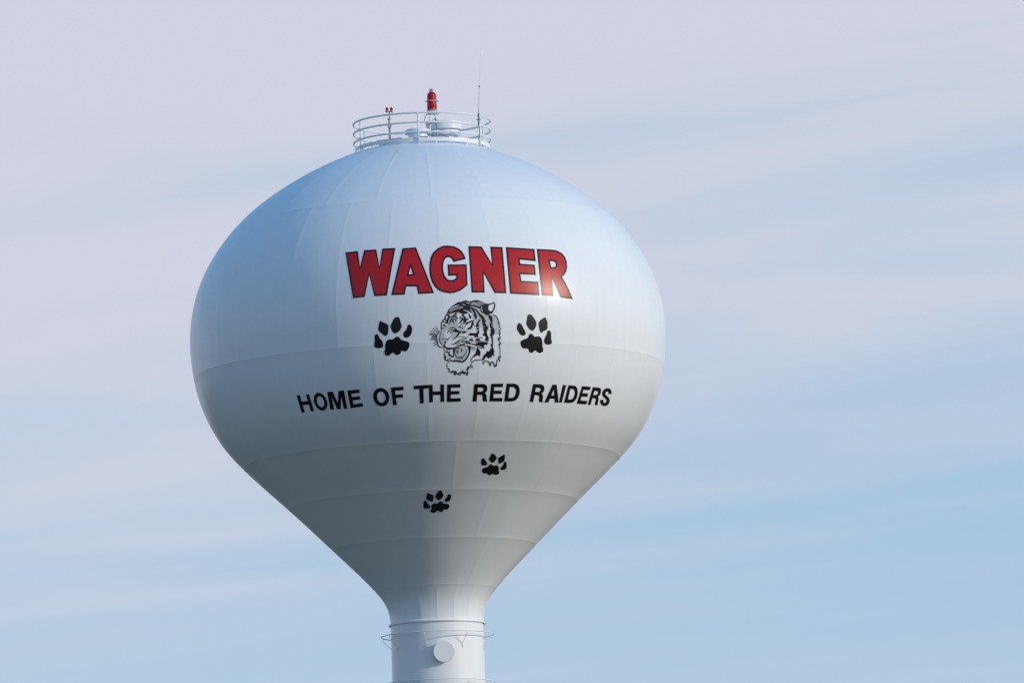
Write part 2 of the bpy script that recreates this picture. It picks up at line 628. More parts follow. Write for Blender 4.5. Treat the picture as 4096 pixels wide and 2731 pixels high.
def inside_poly(P, loops):
    x, y = P[:, 0], P[:, 1]
    c = np.zeros(len(P), bool)
    for L in loops:
        L = np.array(L)
        a, b = L, np.roll(L, -1, 0)
        for (x0, y0), (x1, y1) in zip(a, b):
            if y0 == y1:
                continue
            m = ((y0 > y) != (y1 > y)) & (x < (x1 - x0) * (y - y0) / (y1 - y0) + x0)
            c ^= m
    return c


def dense_loop(L, step):
    out = []
    n = len(L)
    for i in range(n):
        a, b = np.array(L[i], float), np.array(L[(i + 1) % n], float)
        k = max(1, int(math.ceil(np.linalg.norm(b - a) / step)))
        out += [a + (b - a) * j / k for j in range(k)]
    return out


def fill(loops, step=9.0):
    """polygon with holes, in photograph pixels -> evenly split triangles"""
    verts, edges = [], []
    for L in loops:
        D = dense_loop(L, step)
        k = len(verts)
        verts += D
        edges += [(k + i, k + (i + 1) % len(D)) for i in range(len(D))]
    A = np.array(verts)
    x0, y0 = A.min(0)
    x1, y1 = A.max(0)
    g = np.array([(x, y) for y in np.arange(y0, y1, step) for x in np.arange(x0, x1, step)]) if min(x1 - x0, y1 - y0) > step else np.zeros((0, 2))
    if len(g):
        g = g[inside_poly(g, loops)]
        if len(g):
            dmin = np.min(np.hypot(g[:, None, 0] - A[None, :, 0], g[:, None, 1] - A[None, :, 1]), 1)
            g = g[dmin > step * 0.4]
    allv = [Vector(p) for p in verts] + [Vector(p) for p in g]
    ov, oe, of, *_ = delaunay_2d_cdt(allv, edges, [], 0, 1e-4)
    V = np.array([(p.x, p.y) for p in ov])
    Fc = np.array([t for t in of if len(t) == 3])
    cen = V[Fc].mean(1)
    Fc = Fc[inside_poly(cen, loops)]
    return V, Fc


def ribbon(pts, w, step=4.0, taper=(0.35, 0.35)):
    c = catmull(pts, step)
    m = len(c)
    V, Fc = [], []
    for i, p in enumerate(c):
        d = c[min(i + 1, m - 1)] - c[max(i - 1, 0)]
        d = d / (np.linalg.norm(d) + 1e-9)
        nrm = np.array([-d[1], d[0]])
        t = i / (m - 1)
        k = min(1.0, taper[0] + (1 - taper[0]) * t * 5, taper[1] + (1 - taper[1]) * (1 - t) * 5)
        V += [p + nrm * w * k / 2, p - nrm * w * k / 2]
    Fc = []
    for i in range(m - 1):
        Fc += [(2 * i, 2 * i + 1, 2 * i + 3), (2 * i, 2 * i + 3, 2 * i + 2)]
    return np.array(V), np.array(Fc)


def coat(name, parts, mat, parent, off):
    """paint the given pixel meshes on the shell, each a whisker above the one before"""
    vs, fs = [], []
    k = 0
    for i, (V, Fc) in enumerate(parts):
        ph, s = cast(V)
        P = shell(ph, s, off + i * 0.00006, with_bead=False)
        vs += list(P)
        # wind the triangles so that they face outwards
        a, b, c = P[Fc[:, 0]], P[Fc[:, 1]], P[Fc[:, 2]]
        nn = np.cross(b - a, c - a)
        cen = (a + b + c) / 3
        flip = (nn * np.stack([cen[:, 0], cen[:, 1], np.zeros(len(cen))], 1)).sum(1) < 0
        for t, fl in zip(Fc, flip):
            fs.append(tuple(int(x) + k for x in (t[::-1] if fl else t)))
        k += len(V)
    o = link_mesh(name, vs, fs, mat, parent)
    A = np.array(vs)
    zz_ = A[:, 2]
    nr_, nz_ = np.interp(zz_, TZ, TNR), np.interp(zz_, TZ, TNZ)
    hh = np.hypot(A[:, 0], A[:, 1])
    o.data.normals_split_custom_set_from_vertices([(x / h * a, y / h * a, b) for x, y, h, a, b in zip(A[:, 0], A[:, 1], hh, nr_, nz_)])
    return o


def offset_loop(L, d):
    """move a closed loop inwards by d (negative: outwards), mitred"""
    P = [np.array(p, float) for p in L]
    n = len(P)
    area = sum(P[i][0] * P[(i + 1) % n][1] - P[(i + 1) % n][0] * P[i][1] for i in range(n))
    sg = 1 if area > 0 else -1
    out = []
    for i in range(n):
        a, b, c = P[i - 1], P[i], P[(i + 1) % n]
        e1, e2 = b - a, c - b
        e1 /= np.linalg.norm(e1)
        e2 /= np.linalg.norm(e2)
        n1, n2 = sg * np.array([-e1[1], e1[0]]), sg * np.array([-e2[1], e2[0]])
        m = n1 + n2
        k = max(np.dot(m, n1), 0.22)
        out.append(b + m * d / k)
    return out


def tr(x0, y0, sc_, pts):
    return [(x0 + x / sc_, y0 + y / sc_) for x, y in pts]


Z3 = (1360, 960, 2.45)
BIG = [
    ('W', [[(55, 122), (175, 108), (197, 264), (238, 100), (355, 92), (388, 262), (415, 85), (543, 78), (460, 543), (338, 550), (288, 338), (242, 558), (128, 570)]]),
    ('A', [[(612, 82), (745, 72), (922, 520), (768, 530), (752, 455), (648, 455), (635, 535), (503, 540)], [(691, 262), (674, 336), (714, 333)]]),
    ('G', [[(1234, 186), (1218, 148), (1195, 112), (1165, 85), (1120, 63), (1060, 54), (1010, 58), (960, 80), (915, 120), (888, 170), (877, 230), (875, 290), (882, 350), (900, 410), (930, 460), (970, 495), (1020, 515), (1075, 523), (1130, 516), (1180, 496), (1215, 472), (1250, 440), (1242, 238), (1054, 240), (1060, 352), (1140, 348), (1138, 372), (1118, 387), (1085, 394), (1052, 384), (1028, 352), (1014, 310), (1010, 260), (1016, 215), (1032, 182), (1058, 168), (1085, 174), (1101, 195), (1113, 217)]]),
    ('N', [[(1258, 60), (1388, 64), (1490, 234), (1472, 65), (1592, 70), (1630, 522), (1515, 520), (1408, 324), (1418, 515), (1290, 516)]]),
    ('E', [[(1625, 70), (1905, 88), (1919, 209), (1762, 192), (1767, 232), (1908, 243), (1920, 343), (1768, 336), (1778, 400), (1944, 408), (1953, 541), (1667, 526)]]),
    ('R', [[(1928, 88), (2080, 95), (2130, 105), (2175, 130), (2205, 165), (2222, 215), (2226, 270), (2215, 315), (2195, 345), (2175, 362), (2210, 420), (2245, 490), (2282, 580), (2160, 562), (2118, 460), (2080, 372), (2090, 550), (1978, 540)], [(2058, 208), (2095, 210), (2113, 228), (2115, 250), (2105, 265), (2070, 265)]]),
]
for ch, loops in BIG:
    outer = [tr(*Z3, L) for L in loops]
    inner = [offset_loop(L, 6.6 if i == 0 else -6.6) for i, L in enumerate(outer)]
    lo = coat('painted_letter', [fill(outer)], 'black', tower, 0.006)
    lo['label'] = 'red letter %s with a thin black outline' % ch
    coat('red_fill', [fill(inner)], 'red', lo, 0.0085)

# second line of plain black capitals: each glyph drawn in a unit square and set into its own four corners
arc_ = lambda cx, cy, rx, ry, n=28: [(cx + rx * math.cos(2 * math.pi * i / n), cy + ry * math.sin(2 * math.pi * i / n)) for i in range(n)]
GLYPH = {
    'H': [[(0, 0), (.25, 0), (.25, .38), (.75, .38), (.75, 0), (1, 0), (1, 1), (.75, 1), (.75, .59), (.25, .59), (.25, 1), (0, 1)]],
    'O': [arc_(.5, .5, .5, .52), arc_(.5, .5, .265, .315)],
    'M': [[(0, 0), (.33, 0), (.5, .66), (.67, 0), (1, 0), (1, 1), (.78, 1), (.78, .3), (.6, 1), (.4, 1), (.22, .3), (.22, 1), (0, 1)]],
    'E': [[(0, 0), (.97, 0), (.97, .2), (.28, .2), (.28, .39), (.9, .39), (.9, .58), (.28, .58), (.28, .8), (1, .8), (1, 1), (0, 1)]],
    'F': [[(0, 0), (1, 0), (1, .2), (.31, .2), (.31, .42), (.88, .42), (.88, .61), (.31, .61), (.31, 1), (0, 1)]],
    'T': [[(0, 0), (1, 0), (1, .2), (.64, .2), (.64, 1), (.37, 1), (.37, .2), (0, .2)]],
    'R': [[(0, 0), (.62, 0), (.8, .03), (.93, .12), (.97, .28), (.93, .42), (.8, .52), (.9, .58), (.94, .7), (.95, .9), (1, 1), (.71, 1), (.67, .88), (.66, .72), (.58, .62), (.28, .62), (.28, 1), (0, 1)],
          [(.28, .2), (.55, .2), (.66, .25), (.69, .32), (.65, .39), (.55, .43), (.28, .43)]],
    'D': [[(0, 0), (.55, 0), (.75, .05), (.9, .17), (.98, .34), (1, .5), (.98, .66), (.9, .83), (.75, .95), (.55, 1), (0, 1)],
          [(.26, .2), (.5, .2), (.63, .25), (.71, .37), (.735, .5), (.71, .63), (.63, .75), (.5, .8), (.26, .8)]],
    'A': [[(.35, 0), (.67, 0), (1, 1), (.72, 1), (.65, .79), (.34, .79), (.27, 1), (0, 1)], [(.5, .25), (.4, .6), (.6, .6)]],
    'I': [[(0, 0), (1, 0), (1, 1), (0, 1)]],
}
S_LINE = [(.87, .31), (.82, .18), (.66, .105), (.46, .105), (.26, .16), (.17, .28), (.24, .4), (.45, .48), (.67, .55), (.83, .65), (.84, .77), (.72, .87), (.5, .895), (.3, .86), (.18, .78), (.13, .66)]
Z4 = (1160, 1500, 1.7818)
Z7 = (1900, 1500, 2.94)
LINE2 = [
    ('H', Z4, [(48, 143), (135, 135), (172, 255), (83, 267)], 'HOME'), ('O', Z4, [(155, 133), (246, 122), (281, 243), (190, 256)], 'HOME'),
    ('M', Z4, [(265, 120), (385, 108), (410, 238), (288, 245)], 'HOME'), ('E', Z4, [(408, 110), (495, 100), (522, 222), (432, 235)], 'HOME'),
    ('O', Z4, [(585, 97), (700, 88), (717, 214), (602, 224)], 'OF'), ('F', Z4, [(718, 88), (808, 80), (823, 206), (735, 214)], 'OF'),
    ('T', Z4, [(882, 75), (988, 68), (993, 196), (887, 203)], 'THE'), ('H', Z4, [(990, 68), (1098, 66), (1100, 190), (992, 193)], 'THE'),
    ('E', Z4, [(1120, 66), (1217, 63), (1217, 187), (1118, 190)], 'THE'),
    ('R', Z4, [(1313, 63), (1412, 62), (1407, 187), (1300, 187)], 'RED'), ('E', Z7, [(190, 101), (336, 97), (320, 308), (170, 308)], 'RED'),
    ('D', Z7, [(372, 98), (537, 98), (515, 308), (343, 308)], 'RED'),
    ('R', Z7, [(683, 103), (828, 110), (800, 316), (640, 313)], 'RAIDERS'), ('A', Z7, [(860, 108), (1010, 113), (985, 322), (815, 320)], 'RAIDERS'),
    ('I', Z7, [(1032, 114), (1072, 116), (1020, 321), (986, 320)], 'RAIDERS'), ('D', Z7, [(1098, 118), (1222, 125), (1190, 328), (1045, 324)], 'RAIDERS'),
    ('E', Z7, [(1258, 128), (1363, 135), (1310, 342), (1195, 335)], 'RAIDERS'), ('R', Z7, [(1385, 140), (1497, 148), (1442, 352), (1325, 347)], 'RAIDERS'),
    ('S', Z7, [(1512, 144), (1612, 156), (1565, 370), (1460, 360)], 'RAIDERS'),
]


def quad(corners, uv):
    (ax_, ay), (bx, by), (cx, cy), (dx, dy) = corners
    return [((1 - u) * (1 - v) * ax_ + u * (1 - v) * bx + u * v * cx + (1 - u) * v * dx,
             (1 - u) * (1 - v) * ay + u * (1 - v) * by + u * v * cy + (1 - u) * v * dy) for u, v in uv]


for ch, Zt, corners, word in LINE2:
    cpx = tr(*Zt, corners)
    if ch == 'S':
        part = ribbon(quad(cpx, S_LINE), 13.0, 3.0, (1, 1))
    else:
        part = fill([quad(cpx, L) for L in GLYPH[ch]])
    o = coat('painted_letter', [part], 'black', tower, 0.006)
    o['label'] = 'black capital letter %s of the word %s' % (ch, word)

# paw prints
Z5 = (1460, 1240, 3.0154)
Z6 = (1640, 1780, 5.227)
PAWS = [
    (Z5, 'large black paw print to the left of the tiger head', [
        [(395, 320), (415, 330), (435, 355), (480, 370), (525, 385), (537, 410), (530, 450), (505, 490), (475, 497), (440, 490), (425, 525), (390, 543), (370, 535), (345, 515), (320, 520), (295, 545), (265, 550), (238, 530), (235, 495), (245, 470), (243, 420), (262, 370), (290, 352), (335, 352), (365, 328)],
        [(143, 288), (160, 300), (180, 340), (210, 375), (220, 420), (212, 450), (170, 458), (130, 452), (112, 425), (118, 370), (118, 305)],
        [(180, 130), (205, 140), (268, 170), (283, 195), (278, 280), (262, 305), (240, 312), (200, 280), (165, 245), (163, 200), (172, 160)],
        [(392, 82), (415, 95), (428, 135), (442, 190), (425, 240), (390, 272), (355, 280), (330, 255), (308, 195), (325, 155), (345, 110), (365, 90)],
        [(530, 173), (555, 185), (568, 220), (565, 265), (545, 310), (510, 332), (478, 328), (462, 300), (470, 265), (500, 235), (512, 190)]]),
    (Z5, 'large black paw print to the right of the tiger head', [
        [(1998, 285), (2020, 292), (2045, 320), (2090, 315), (2120, 330), (2138, 375), (2140, 435), (2150, 480), (2140, 505), (2110, 517), (2080, 508), (2060, 490), (2040, 490), (2025, 510), (2000, 515), (1975, 498), (1965, 465), (1920, 462), (1890, 445), (1875, 400), (1880, 375), (1910, 355), (1960, 335), (1980, 295)],
        [(1862, 155), (1890, 175), (1910, 215), (1935, 265), (1935, 295), (1910, 307), (1880, 300), (1850, 265), (1832, 225), (1838, 175)],
        [(1985, 50), (2010, 60), (2040, 100), (2068, 155), (2060, 200), (2030, 245), (2000, 240), (1970, 215), (1945, 160), (1952, 120), (1960, 65)],
        [(2170, 88), (2185, 105), (2200, 150), (2200, 215), (2185, 240), (2150, 255), (2130, 275), (2112, 262), (2095, 185), (2098, 145), (2130, 110)],
        [(2212, 245), (2235, 255), (2245, 290), (2245, 340), (2253, 390), (2240, 410), (2205, 418), (2170, 405), (2158, 375), (2170, 330), (2190, 290), (2198, 255)]]),
    (Z6, 'small black paw print on the upper part of the cone', [
        [(1695, 393), (1715, 400), (1755, 428), (1815, 413), (1840, 430), (1860, 475), (1858, 530), (1868, 575), (1840, 605), (1790, 615), (1740, 595), (1665, 625), (1635, 610), (1610, 582), (1560, 590), (1520, 565), (1505, 515), (1525, 480), (1590, 455), (1640, 435), (1670, 400)],
        [(1540, 272), (1562, 282), (1585, 325), (1617, 375), (1605, 410), (1565, 422), (1510, 410), (1488, 380), (1490, 325), (1505, 280)],
        [(1728, 170), (1760, 182), (1805, 230), (1815, 270), (1785, 320), (1735, 360), (1700, 350), (1655, 295), (1648, 270), (1680, 240), (1695, 185)],
        [(1978, 192), (1988, 240), (1978, 310), (1960, 335), (1880, 382), (1855, 370), (1842, 275), (1860, 255), (1930, 210)],
        [(2002, 338), (2020, 350), (2022, 420), (2018, 465), (1995, 500), (1925, 515), (1890, 495), (1900, 465), (1950, 405), (1970, 350)]]),
    (Z6, 'small black paw print on the lower part of the cone', [
        [(645, 1165), (675, 1178), (705, 1210), (780, 1218), (818, 1240), (822, 1275), (800, 1320), (760, 1342), (712, 1340), (680, 1385), (645, 1395), (575, 1365), (530, 1400), (480, 1410), (435, 1385), (432, 1355), (455, 1310), (440, 1280), (460, 1240), (500, 1208), (570, 1212), (610, 1178)],
        [(322, 1152), (345, 1165), (370, 1210), (410, 1255), (425, 1290), (405, 1318), (350, 1325), (300, 1312), (282, 1280), (285, 1180)],
        [(370, 998), (480, 1035), (492, 1070), (485, 1150), (455, 1178), (345, 1125), (345, 1060), (352, 1010)],
        [(628, 942), (660, 950), (680, 985), (698, 1040), (680, 1090), (620, 1140), (580, 1140), (540, 1100), (530, 1055), (560, 1010), (590, 955)],
        [(820, 1020), (850, 1030), (865, 1065), (850, 1120), (815, 1165), (755, 1182), (728, 1160), (735, 1125), (780, 1070), (790, 1030)]]),
]
for Zt, lab, shapes in PAWS:
    root = None
    for i, L in enumerate(shapes):
        loop = [tuple(p) for p in catmull(tr(*Zt, L), 4.0, closed=True)]
        if root is None:
            root = coat('paw_print', [fill([loop])], 'black', tower, 0.006)
            root['label'] = lab
        else:
            coat('toe_pad', [fill([loop])], 'black', root, 0.006)

# ---- tiger head emblem, traced in the coordinates of enlarged views of it
T2 = (1680, 1180, 4.611)
C4 = (1690, 1190, 13.067)
C5 = (1850, 1190, 13.067)
C6 = (1690, 1290, 13.067)
C7 = (1850, 1290, 13.067)
C8 = (1760, 1390, 8.711)
HEAD = [(920, 125), (960, 107), (1020, 97), (1080, 102), (1140, 122), (1205, 160), (1290, 158), (1335, 142), (1355, 128), (1378, 150), (1388, 200), (1370, 260), (1335, 325), (1320, 342), (1370, 375), (1420, 430), (1445, 490), (1470, 540), (1478, 600), (1470, 650), (1480, 690), (1465, 710), (1480, 740), (1475, 770), (1445, 790), (1480, 815), (1450, 830), (1470, 870), (1485, 910), (1460, 920), (1475, 980), (1480, 1050), (1470, 1060), (1482, 1160), (1445, 1140), (1470, 1220), (1440, 1185), (1415, 1210), (1410, 1310), (1385, 1325), (1360, 1270), (1310, 1240), (1300, 1300), (1285, 1240), (1190, 1215), (1175, 1275), (1140, 1200), (1060, 1190), (1000, 1210), (960, 1245), (985, 1350), (935, 1275), (905, 1310), (880, 1350), (885, 1400), (875, 1480), (850, 1410), (800, 1440), (780, 1390), (735, 1470), (700, 1430), (650, 1475), (600, 1400), (540, 1410), (510, 1330), (490, 1290), (510, 1250), (540, 1230), (460, 1195), (480, 1180), (445, 1130), (465, 1105), (440, 1090), (470, 1040), (440, 970), (380, 960), (340, 930), (320, 880), (310, 800), (315, 740), (340, 715), (350, 680), (400, 640), (400, 600), (405, 520), (395, 505), (420, 490), (440, 450), (470, 430), (490, 370), (510, 330), (535, 260), (590, 200), (700, 145), (760, 130), (800, 110), (850, 103)]
GREY = [(T2, [(540, 380), (620, 340), (700, 320), (760, 330), (700, 350), (690, 420), (700, 520), (690, 600), (620, 590), (560, 600), (500, 640), (470, 600), (510, 540), (530, 520), (545, 470)]),
        (T2, [(920, 180), (1000, 150), (1100, 170), (1150, 210), (1130, 260), (1180, 330), (1290, 370), (1340, 350), (1420, 430), (1470, 560), (1470, 680), (1440, 730), (1390, 690), (1330, 560), (1290, 600), (1260, 650), (1230, 620), (1170, 600), (1090, 600), (1060, 500), (1010, 520), (980, 470), (960, 390), (960, 330), (900, 300), (810, 270), (900, 260)]),
        (T2, [(380, 700), (440, 640), (500, 620), (450, 700), (470, 760), (430, 800), (370, 800)]),
        (T2, [(370, 820), (460, 815), (520, 820), (470, 850), (450, 890), (480, 930), (440, 920), (390, 880)]),
        (T2, [(600, 680), (700, 680), (690, 740), (640, 790), (600, 820), (570, 760)]),
        (T2, [(650, 1000), (700, 960), (800, 940), (860, 960), (870, 1030), (830, 1100), (770, 1140), (690, 1140), (650, 1090)]),
        (T2, [(640, 1160), (760, 1160), (850, 1090), (870, 1130), (800, 1210), (620, 1210)]),
        (T2, [(700, 630), (760, 620), (900, 660), (980, 600), (990, 540), (1010, 580), (960, 650), (880, 690), (760, 660)]),
        (T2, [(410, 560), (460, 545), (480, 560), (430, 610), (408, 600)])]
BLACK = [
    (T2, [(520, 330), (545, 262), (590, 202), (640, 170), (700, 142), (770, 120), (800, 106), (850, 98), (900, 113), (920, 122), (960, 105), (1020, 92), (1080, 97), (1150, 122), (1208, 157), (1260, 158), (1290, 156), (1335, 140), (1355, 123), (1382, 145), (1391, 200), (1372, 270), (1330, 340), (1290, 345), (1250, 370), (1210, 378), (1190, 345), (1160, 335), (1120, 315), (1112, 270), (1095, 250), (1010, 225), (985, 240), (1010, 300), (960, 300), (955, 330), (935, 330), (900, 300), (850, 300), (895, 330), (860, 345), (820, 350), (785, 350), (740, 335), (715, 315), (640, 325), (560, 348), (530, 360)]),
    (C5, [(600, 560), (760, 640), (900, 820), (1020, 930), (1130, 1000), (1090, 1030), (1190, 1090), (1140, 1160), (1260, 1200), (1170, 1310), (1250, 1410), (1250, 1470), (1330, 1500), (1330, 1575), (1080, 1575), (1060, 1480), (1030, 1340), (1000, 1120), (900, 1010), (800, 850), (700, 700), (610, 640)]),
    (C7, [(1060, 180), (1250, 180), (1330, 200), (1330, 330), (1270, 440), (1290, 600), (1340, 720), (1400, 860), (1330, 850), (1390, 970), (1300, 970), (1300, 1030), (1400, 1100), (1300, 1080), (1300, 1180), (1150, 1150), (1110, 1300), (1050, 1300), (1010, 1380), (900, 1310), (720, 1230), (700, 1120), (700, 1000), (850, 1000), (1000, 1000), (1250, 1010), (1290, 960), (1160, 940), (1220, 740), (1110, 690), (1040, 650), (1060, 620), (1040, 575), (1120, 575), (1100, 520), (1140, 500), (1060, 370), (1080, 250)]),
    (C5, [(1300, 890), (1400, 880), (1500, 950), (1600, 1070), (1530, 1060), (1600, 1170), (1560, 1220), (1590, 1300), (1530, 1290), (1600, 1490), (1480, 1390), (1590, 1575), (1450, 1575), (1400, 1390), (1460, 1310), (1440, 1200), (1330, 990), (1370, 960)]),
    (C7, [(1410, 80), (1490, 90), (1600, 250), (1700, 420), (1660, 460), (1720, 600), (1630, 560), (1650, 660), (1570, 660), (1590, 800), (1600, 1000), (1590, 1290), (1680, 1530), (1620, 1500), (1640, 1575), (1250, 1575), (1290, 1470), (1360, 1530), (1450, 1390), (1440, 1330), (1540, 1380), (1450, 1130), (1530, 1110), (1520, 1000), (1490, 780), (1430, 650), (1450, 550), (1490, 560), (1430, 370), (1500, 360), (1420, 200)]),
    (C8, [(1640, 110), (1700, 140), (1760, 50), (1850, 0), (1900, 150), (1870, 160), (1900, 320), (1830, 240), (1780, 380), (1750, 320), (1700, 390), (1610, 310), (1510, 460), (1460, 400), (1550, 220), (1580, 230)]),
    (C5, [(330, 840), (370, 850), (400, 930), (460, 1000), (450, 1080), (400, 1120), (340, 1030), (320, 900)]),
    (C5, [(480, 560), (640, 640), (680, 760), (760, 950), (750, 1090), (610, 1140), (650, 1010), (560, 930), (600, 870), (540, 720)]),
    (C5, [(850, 1130), (930, 1130), (960, 1160), (880, 1260), (840, 1380), (870, 1575), (730, 1540), (660, 1460), (740, 1410), (700, 1350), (790, 1270), (830, 1180)]),
    (C7, [(700, 60), (850, 80), (865, 230), (870, 400), (880, 540), (800, 650), (860, 750), (1000, 770), (1080, 850), (940, 800), (620, 770), (600, 680), (400, 680), (260, 620), (420, 540), (720, 550), (770, 470), (780, 420), (720, 360), (730, 290), (660, 160), (740, 110)]),
    (C7, [(690, 830), (900, 820), (920, 930), (700, 930)]),
    (C7, [(310, 870), (420, 850), (520, 830), (560, 930), (420, 940)]),
    (C7, [(770, 1250), (840, 1320), (830, 1400), (940, 1575), (690, 1575), (700, 1500), (760, 1400)]),
    (C8, [(1280, 50), (1340, 20), (1410, 150), (1395, 310), (1320, 260), (1150, 340), (1100, 420), (1080, 520), (1060, 480), (1080, 380), (1140, 300), (1200, 240), (1250, 170)]),
    (C7, [(460, 40), (560, -120), (610, 180), (520, 120), (520, 240), (430, 340), (290, 380), (190, 350), (330, 260), (430, 190)]),
    (C6, [(1600, 380), (1750, 340), (1950, 450), (2100, 420), (2330, 470), (2200, 560), (2050, 580), (1900, 680), (1780, 780), (1530, 980), (1740, 730), (1850, 560), (1870, 505), (1690, 510)]),
    (C6, [(1380, 850), (1320, 940), (1200, 1010), (1250, 1040), (1190, 1110), (1110, 1020), (1180, 980), (1280, 930)]),
    (C8, [(980, 0), (1080, 0), (1050, 180), (970, 360), (880, 470), (800, 525), (700, 515), (600, 495), (460, 495), (390, 445), (600, 475), (760, 480), (860, 420), (950, 280), (1000, 150)]),
    (C8, [(450, 60), (510, 0), (520, 180), (480, 330), (420, 355), (350, 290), (360, 230), (440, 320), (460, 200)]),
]
